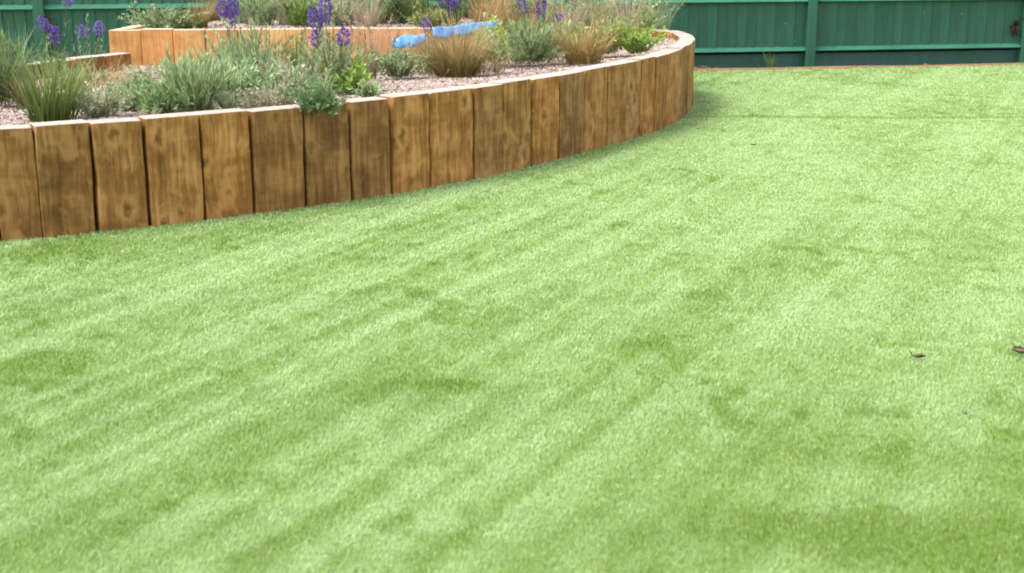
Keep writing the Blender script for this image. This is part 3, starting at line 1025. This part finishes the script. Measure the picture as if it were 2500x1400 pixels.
sedge(1365, 152, .49, .15, .26, 110, (.24, .19, .10), (.40, .32, .19), 'short bleached straw tuft left of the golden bronze sedge', 'dry_tuft', bw=.004, bend=1.8, foot=.34)
shrub(1205, 150, .46, .29, .26, 60, 22, .044, .018, *G_BRIGHT, 'bright green leafy plant under the right end of the blue plastic', 'leafy_plant', up=.5, cat='plant')
shrub(1282, 153, .48, .31, .44, 120, 36, .050, .009, (.105, .165, .07), (.25, .33, .17), 'wide green lavender bush with pale upright shoots before orange grass', 'lavender_bush', up=.68)
sedge(1264, 123, .46, .44, .54, 420, *B_BRONZE, 'orange bronze grass rising left behind the wide green lavender', 'bronze_grass', bw=.005, bend=.8, stems=14, stemc=(.33, .21, .10))
sedge(1340, 112, .46, .25, .28, 180, (.22, .15, .055), (.38, .27, .12), 'tawny grass rising right behind the wide green lavender', 'bronze_grass', bw=.005, bend=.8, stems=10, stemc=(.33, .21, .10))
r = shrub(1318, 128, .46, .20, .16, 26, 22, .04, .009, *G_SAGE, 'purple spiked salvia between the orange grass and bronze sedge', 'salvia', up=.6, cat='flowering plant')
spikes(r, 1318, 128, .46, [(1272, -2, .9), (1322, -14, 1.6), (1366, 34, .6)])
sedge(1424, 150, .50, .34, .44, 420, (.10, .08, .014), (.30, .19, .06), 'dark based golden bronze sedge clump near the right front rim', 'sedge', tipc=(.42, .29, .12), bw=.006, bend=1.7, foot=.26)
shrub(1485, 128, .49, .27, .32, 80, 28, .030, .012, (.13, .18, .05), (.27, .32, .13), 'pale yellow green bushy herb right of the golden sedge', 'yellow_green_herb', up=.5)
shrub(1552, 127, .50, .21, .28, 75, 26, .034, .014, *G_BRIGHT, 'fresh green rounded plant nearest the rounded end of the bed', 'rounded_plant', up=.45, cat='plant')
sedge(1530, 92, .49, .36, .34, 230, *B_BEIGE, 'tall straw coloured feather grass near the rounded end of the bed', 'feather_grass', bw=.004, bend=.7, stems=30, stemc=(.40, .35, .25))
sedge(1600, 78, .49, .30, .40, 120, (.14, .17, .11), (.26, .30, .21), 'wispy grey green grass leaning out before the green fence', 'wispy_grass', bw=.004, bend=.8, stems=14, stemc=(.24, .27, .19))
# --- middle row
sedge(292, 222, .46, .16, .26, 130, (.16, .13, .05), (.34, .27, .13), 'straw coloured tuft behind the small sage green mound', 'grass_tuft', bw=.005, tipc=(.36, .28, .15))
shrub(438, 226, .46, .25, .30, 70, 32, .034, .010, *G_SAGE, 'soft grey green bush half hidden left of the tall lavender', 'soft_bush', up=.55)
sedge(520, 205, .45, .30, .24, 110, (.12, .19, .08), (.27, .35, .18), 'upright grey green grass before the planter, left of the feathery bush', 'upright_grass', bw=.006, bend=.35)
shrub(596, 200, .45, .28, .26, 60, 34, .034, .008, (.09, .155, .06), (.20, .29, .14), 'leafy green bush between the broad sage bush and the orange planter', 'leafy_bush', up=.6)
shrub(700, 240, .485, .24, .34, 90, 30, .028, .008, *G_GREY, 'silvery twiggy bush behind the beige grey thyme mat', 'twiggy_bush', up=.55)
shrub(762, 205, .46, .31, .24, 60, 34, .034, .008, *G_SAGE, 'narrow grey green bush left of the middle salvia', 'narrow_bush', up=.65)
shrub(848, 208, .46, .26, .24, 56, 30, .034, .009, (.105, .165, .055), (.22, .31, .13), 'mid green bush behind the bright lime plant', 'green_bush', up=.55)
shrub(330, 200, .45, .12, .30, 50, 22, .024, .009, *G_GREY, 'flat grey cushion on the mulch below the planter left corner', 'grey_cushion', up=.4)
shrub(180, 232, .47, .20, .22, 44, 28, .03, .008, (.10, .14, .05), (.21, .27, .12), 'olive green bush directly behind the strap leaved clump', 'olive_bush', up=.55)
sedge(960, 172, .44, .22, .24, 90, (.12, .16, .06), (.26, .31, .14), 'green grass tuft against the planter under the lower blue bundle', 'grass_tuft', bw=.005, bend=.8)
sedge(1040, 166, .455, .26, .26, 130, *B_OLIVE, 'olive brown grass tuft against the planter between the blue pieces', 'grass_tuft', bw=.005, bend=.8, tipc=(.36, .27, .13))
shrub(1375, 128, .48, .27, .26, 60, 30, .032, .009, (.13, .17, .07), (.29, .33, .17), 'grey green bush left of the golden bronze sedge', 'grey_bush', up=.6)
# --- behind the front row
r = shrub(568, 168, .43, .22, .16, 26, 26, .04, .009, *G_SAGE, 'purple flowered salvia before the left half of the orange planter', 'salvia', up=.65, cat='flowering plant')
spikes(r, 568, 168, .43, [(541, 2, .95), (571, -18, 1.7), (563, 0, 1.0)])
r = shrub(140, 190, .44, .16, .14, 20, 20, .04, .009, *G_DARK, 'dark stemmed salvia with two purple heads near the left post', 'salvia', up=.6, cat='flowering plant')
spikes(r, 140, 190, .44, [(101, 40, .75), (133, 66, .9), (166, 2, .3)])
r = shrub(222, 281, .0, .62, .34, 60, 34, .04, .010, (.07, .115, .085), (.14, .20, .15), 'blue green salvia with two pale purple heads behind the rim', 'salvia', up=.6, cat='flowering plant')
spikes(r, 222, 281, .0, [(202, 62, .7), (243, 52, .8)], c0=(.13, .07, .33), c1=(.25, .16, .5))
# --- plants in the upper tier
Z = .62
shrub(392, 78, Z, .21, .38, 90, 28, .036, .014, (.09, .13, .055), (.24, .30, .17), 'green and cream variegated bush at the planter left corner', 'variegated_bush', up=.45)
shrub(445, 72, Z, .16, .2, 40, 24, .03, .013, *G_LEAF, 'small leafy green bush right of the variegated bush', 'leafy_bush', up=.45)
sedge(492, 66, Z, .24, .26, 200, *B_OLIVE, 'brown sedge in the planter left of the purple flowers', 'sedge', bw=.006, tipc=(.36, .26, .12))
shrub(640, 62, Z, .38, .28, 60, 34, .036, .010, *G_SAGE, 'grey green bush in the planter behind the tall feathery bush', 'planter_bush', up=.6)
sedge(700, 62, Z, .28, .32, 170, *B_BEIGE, 'dry beige grass in the planter behind the upright olive grass', 'beige_grass', bw=.004, bend=.8, stems=20, stemc=(.38, .33, .24))
shrub(735, 64, Z, .24, .22, 46, 28, .04, .012, *G_LEAF, 'green leafy bush in the planter left of the tall purple spikes', 'leafy_bush', up=.6)
shrub(830, 62, Z, .30, .32, 80, 30, .03, .011, *G_GREY, 'silver grey bush in the planter right of the tall purple spikes', 'silver_bush', up=.5)
sedge(902, 66, Z, .29, .34, 200, *B_BEIGE, 'bleached feather grass in the planter above the pinkish dry grass', 'feather_grass', bw=.004, bend=.7, stems=30, stemc=(.40, .34, .26))
shrub(1000, 58, Z, .40, .36, 80, 34, .036, .012, *G_DARK, 'dark green bush in the planter right of the bleached grass', 'dark_bush', up=.55)
shrub(1052, 74, Z, .20, .24, 60, 26, .032, .013, (.09, .115, .03), (.19, .215, .075), 'olive green bush on the planter edge above the blue plastic', 'olive_bush', up=.45)
r = shrub(1100, 62, Z, .18, .18, 26, 24, .04, .01, *G_DARK, 'salvia in the planter with dense purple heads above the blue plastic', 'salvia', up=.6, cat='flowering plant')
spikes(r, 1100, 62, Z, [(1080, -14, 1.1), (1098, -8, 1.3), (1112, -20, 1.1)], sr=.04)
r = shrub(1046, 172, .45, .14, .12, 18, 20, .036, .009, *G_SAGE, 'slender salvia with one purple head between the two blue folds', 'salvia', up=.65, cat='flowering plant')
spikes(r, 1046, 172, .45, [(1041, 46, .75)])
shrub(1165, 44, Z, .36, .52, 110, 34, .034, .012, (.045, .085, .035), (.11, .17, .075), 'large dark green bush behind the blue plastic sheet', 'dark_bush', up=.5)
shrub(1395, 72, .47, .30, .40, 90, 30, .030, .010, *G_GREY, 'pale grey bush behind the golden bronze sedge', 'pale_bush', up=.55)
shrub(1450, 60, .47, .30, .34, 70, 30, .032, .012, (.11, .15, .06), (.22, .27, .13), 'mid green bush behind the yellow green herb', 'green_bush', up=.5)

sedge(590, 58, Z, .40, .30, 130, (.12, .18, .07), (.27, .33, .17), 'tall green grass in the planter right of the left purple flowers', 'tall_grass', bw=.006, bend=.5)
shrub(765, 52, Z, .42, .46, 90, 34, .036, .010, (.12, .17, .085), (.25, .30, .17), 'tall soft green bush at the back of the planter behind the tall purple spikes', 'tall_bush', up=.6)
sedge(662, 48, Z, .42, .40, 170, *B_BEIGE, 'tall bleached grass at the back of the planter above the tallest feathery bush', 'tall_grass', bw=.005, bend=.6, stems=24, stemc=(.38, .33, .24))
sedge(868, 52, Z, .40, .46, 200, (.22, .19, .12), (.38, .34, .23), 'tall dry grass at the back of the planter left of the dark bush', 'tall_grass', bw=.005, bend=.6, stems=24, stemc=(.40, .34, .25))
sedge(1186, 73, Z, .30, .36, 260, (.19, .12, .04), (.36, .24, .10), 'rust coloured grass in the planter directly behind the right blue plastic', 'bronze_grass', bw=.005, bend=.9, tipc=(.42, .28, .13))
shrub(940, 56, Z, .34, .36, 80, 32, .034, .010, (.10, .15, .065), (.22, .28, .14), 'mid green bush in the planter between bleached grass and dark bush', 'green_bush', up=.55)
sedge(1212, 62, Z, .34, .36, 240, *B_BRONZE, 'orange bronze grass in the planter at its rounded right end', 'bronze_grass', bw=.005, bend=.7, tipc=(.42, .27, .13))
sedge(530, 50, Z, .30, .30, 140, (.15, .12, .04), (.30, .24, .10), 'olive brown grass in the planter behind the left purple flowers', 'brown_grass', bw=.006, bend=.7)
shrub(1310, 84, .47, .40, .46, 110, 32, .034, .011, (.12, .16, .065), (.27, .32, .16), 'tall grey green bush behind the right purple salvia', 'tall_bush', up=.6)
sedge(1385, 92, .47, .38, .40, 200, *B_BEIGE, 'tall pale straw grass behind the pale grey bush', 'straw_grass', bw=.005, bend=.6, stems=20, stemc=(.40, .35, .25))
sedge(1465, 84, .47, .40, .44, 220, (.22, .20, .09), (.38, .35, .19), 'tall yellowish grass behind the pale yellow green herb', 'yellow_grass', bw=.005, bend=.6, stems=20, stemc=(.40, .36, .22))
shrub(1565, 84, .48, .32, .36, 80, 30, .034, .010, (.13, .18, .06), (.27, .33, .15), 'light green bush behind the fresh green rounded plant', 'light_bush', up=.55)
sedge(1618, 74, .49, .36, .36, 90, (.15, .19, .12), (.27, .32, .21), 'wispy grass fountain at the far rounded end of the bed', 'wispy_grass', bw=.004, bend=.8, stems=16, stemc=(.25, .29, .19))

# ------------------------------------------------------------------ blue plastic on the planter edge
def sheet(name, label, A, B, width, seed, lump):
    """a crumpled strip of plastic from A to B with folds and a turned edge"""
    nu, nv = 22, 9
    A, B = np.array(A), np.array(B)
    ax = B - A
    V, F = [], []
    for i in range(nu):
        for j in range(nv):
            u, v = i / (nu - 1), j / (nv - 1)
            p = A + ax * u
            wdt = width * (0.55 + 0.45 * math.sin(math.pi * min(1, u * 0.9 + 0.08))) * (1 + 0.3 * (vnoise(np.array([u * 5.]), np.array([seed * 1.]), seed)[0] - .5))
            # across: drapes from the back (on the soil) over the edge to the front
            a = (v - 0.5) * wdt
            n1 = vnoise(np.array([u * 6.]), np.array([v * 2.2]), seed)[0] - 0.5
            n2 = vnoise(np.array([u * 15.]), np.array([v * 5.]), seed + 3)[0] - 0.5
            hump = lump * (math.cos((v - 0.5) * math.pi) ** 0.8 if abs(v - .5) < .5 else 0)
            V.append((p[0] + 0.012 * n2, p[1] - a * 0.8 + 0.03 * n1, p[2] + hump + 0.03 * n1 + 0.018 * n2 - (0.06 * max(0, v - .55) / .45)))
    for i in range(nu - 1):
        for j in range(nv - 1):
            F.append((i * nv + j, (i + 1) * nv + j, (i + 1) * nv + j + 1, i * nv + j + 1))
    base = V[len(V) // 2]
    V = np.array(V) - np.array(base)
    me = mesh_np(name, V, [np.array(F)], smooth=True)
    o = link(name, me, M['blue'], None, base)
    sol = o.modifiers.new('thickness', 'SOLIDIFY')
    sol.thickness = 0.004
    return tag(o, label, 'plastic sheet')


def deep(px, py, y):
    u, v = (px - 1250) / FPX, (700 - py) / FPX
    dy = math.cos(PITCH) + v * math.sin(PITCH)
    t = y / dy
    return (u * t, y, CAM_H + (-math.sin(PITCH) + v * math.cos(PITCH)) * t)


sheet('plastic_sheet', 'crumpled bright blue plastic bundle, lower left one of the two', deep(956, 102, 10.36), deep(1042, 88, 10.40), .10, 2, .022)
sheet('plastic_sheet', 'long folded pale blue plastic sheet on the planter edge, upper right one', deep(1056, 76, 10.45), deep(1214, 56, 10.74), .10, 6, .012)


# ------------------------------------------------------------------ litter and weeds
def dry_leaf(px, py, z, L, Wd, curl, az, c0, c1, label, cat='leaf', rise=.5, slen=.14):
    x, y, _ = at(px, py, z)
    nu, nv = 8, 5
    V, F, C = [], [], []
    for i in range(nu):
        u = i / (nu - 1)
        hw = Wd * math.sin(math.pi * (0.06 + 0.9 * u)) ** 0.8 * 0.5
        for j in range(nv):
            v = j / (nv - 1) * 2 - 1
            a = v * curl
            yy = hw * (math.sin(a) / max(curl, .01))
            zz = hw * (1 - math.cos(a)) / max(curl, .01) + 0.35 * L * (u - .4) ** 2 + random.uniform(-.001, .001)
            xx = (u - .5) * L
            yy *= random.uniform(.75, 1.25); zz *= random.uniform(.7, 1.3)
            V.append((xx * math.cos(az) - yy * math.sin(az), xx * math.sin(az) + yy * math.cos(az), zz))
            t = random.random() * .5 + (.5 if v > .3 else 0)
            C.append(tuple(np.array(c0) * (1 - t) + np.array(c1) * t))
    for i in range(nu - 1):
        for j in range(nv - 1):
            F.append((i * nv + j, (i + 1) * nv + j, (i + 1) * nv + j + 1, i * nv + j + 1))
    o = link('dry_leaf', mesh_np('dry_leaf', V, [np.array(F)], C, True), M['dryleaf'], None, (x, y, z))
    sol = o.modifiers.new('thickness', 'SOLIDIFY'); sol.thickness = .0012
    stalk = [(-L / 2 * math.cos(az), -L / 2 * math.sin(az), .006)]
    d = np.array([-math.cos(az), -math.sin(az), rise]); d = d / np.linalg.norm(d)
    Vs, Fs = [], []
    for i in range(4):
        p = np.array(stalk[0]) + d * L * slen * i
        for a in range(3):
            Vs.append(p + np.array([math.cos(a * 2.1), math.sin(a * 2.1), 0]) * .0026)
        if i:
            for a in range(3):
                Fs.append((3 * i - 3 + a, 3 * i - 3 + (a + 1) % 3, 3 * i + (a + 1) % 3, 3 * i + a))
    link('stalk', mesh_np('stalk', Vs, [np.array(Fs)], np.tile(np.array(c0), (len(Vs), 1))), M['dryleaf'], o, (x, y, z))
    return tag(o, label, cat)


dry_leaf(2243, 873, .017, .044, .036, 1.9, math.radians(-14), (.030, .021, .012), (.15, .11, .06), 'small bent brown leaf with raised stalk on the open lawn', rise=1.6, slen=.15)
dry_leaf(2491, 862, .018, .058, .060, 2.3, math.radians(150), (.018, .012, .006), (.15, .11, .06), 'dark rolled dead leaf with pale inside at the right edge')
dry_leaf(1840, 354, .022, .045, .018, 1.2, math.radians(5), (.03, .035, .02), (.06, .06, .03), 'tiny dark speck of leaf on the lawn beyond the bed')
dry_leaf(2268, 368, .022, .085, .012, 1.0, math.radians(8), (.06, .075, .03), (.09, .11, .04), 'thin dark green twig like leaf on the far lawn')
dry_leaf(2358, 1010, .022, .020, .010, 1.0, 0.4, (.05, .06, .03), (.09, .09, .05), 'tiny dark fleck in the turf below the curled leaf')
for i, (px, py, L, az, lab) in enumerate([
        (1703, 169, .11, .3, 'brown dead leaf against the fence foot, nearest the bed'),
        (1722, 168, .13, 2.2, 'reddish dead leaf at the fence foot, second from the bed'),
        (1748, 168, .07, 1.0, 'small pale dead leaf on the soil strip by the fence foot'),
        (2004, 166, .09, .9, 'dark dead leaf just right of the fence post foot'),
        (2078, 168, .06, 2.0, 'tiny dark dead leaf on the timber edging'),
        (2262, 160, .10, 1.3, 'pinkish dead leaf under the right fence panel rail')]):
    t = random.random()
    dry_leaf(px, py, .0, L, L * .6, 1.1, az, (.06, .03, .018), (.26, .15 + .05 * t, .10), lab)

# dead creeper caught beside the posts
def creeper(px, py, ydep, n, h, w, label):
    p = deep(px, py, ydep)
    root = empty('dead_creeper', p, label, 'creeper')
    ctr = np.clip(rng.normal(0, 1, (n, 3)), -1.5, 1.5) * np.array([w / 2, .015, h / 2]) * .5
    d = rng.normal(0, 1, (n, 3))
    v, f, c = leaves(ctr, d, rng.uniform(.03, .07, n), rng.uniform(.02, .04, n), (.022, .014, .010), (.09, .055, .034))
    link('leaves', mesh_np('leaves', v, [f], c), M['dryleaf'], root, p)
    m = 5
    b = np.stack([rng.normal(0, w * .1, m), np.zeros(m), np.full(m, -h / 2)], 1)
    v, f, c, _ = ribbons(b, rng.uniform(0, 6, m), rng.uniform(0, .2, m), rng.uniform(-.2, .3, m), np.full(m, h), np.full(m, .006), 5, (.06, .04, .025), (.1, .07, .04), taper=.4)
    link('stems', mesh_np('stems', v, [f], c), M['leaf'], root, p)
    return root


def fdepth(px):
    u = (px - 1250) / FPX
    # depth at which the ray column meets the fence face
    k2 = FD.y / FD.x
    y = (FA.y - FA.x * k2)
    return y / (1 - u * 1.03 * k2)


creeper(2478, 68, fdepth(2478) - .10, 46, .20, .10, 'brown dead creeper clump caught beside the far right fence post')
creeper(1994, 14, fdepth(1994) - .05, 30, .30, .05, 'dead brown creeper wisp hanging right of the middle fence post')
creeper(128, 80, fdepth(128) - .06, 30, .30, .05, 'dark dead creeper wisp hanging by the left fence post')

# weed at the foot of the fence
sedge(1880, 167, .0, .17, .12, 30, *G_LEAF, 'small green weed growing at the fence foot', 'weed', bw=.016, bend=.7, cat='weed')
sedge(1692, 496, .0, .05, .10, 22, (.12, .2, .03), (.2, .3, .06), 'small raised green tuft in the turf right of the bed', 'grass_tuft', bw=.006, bend=.9)
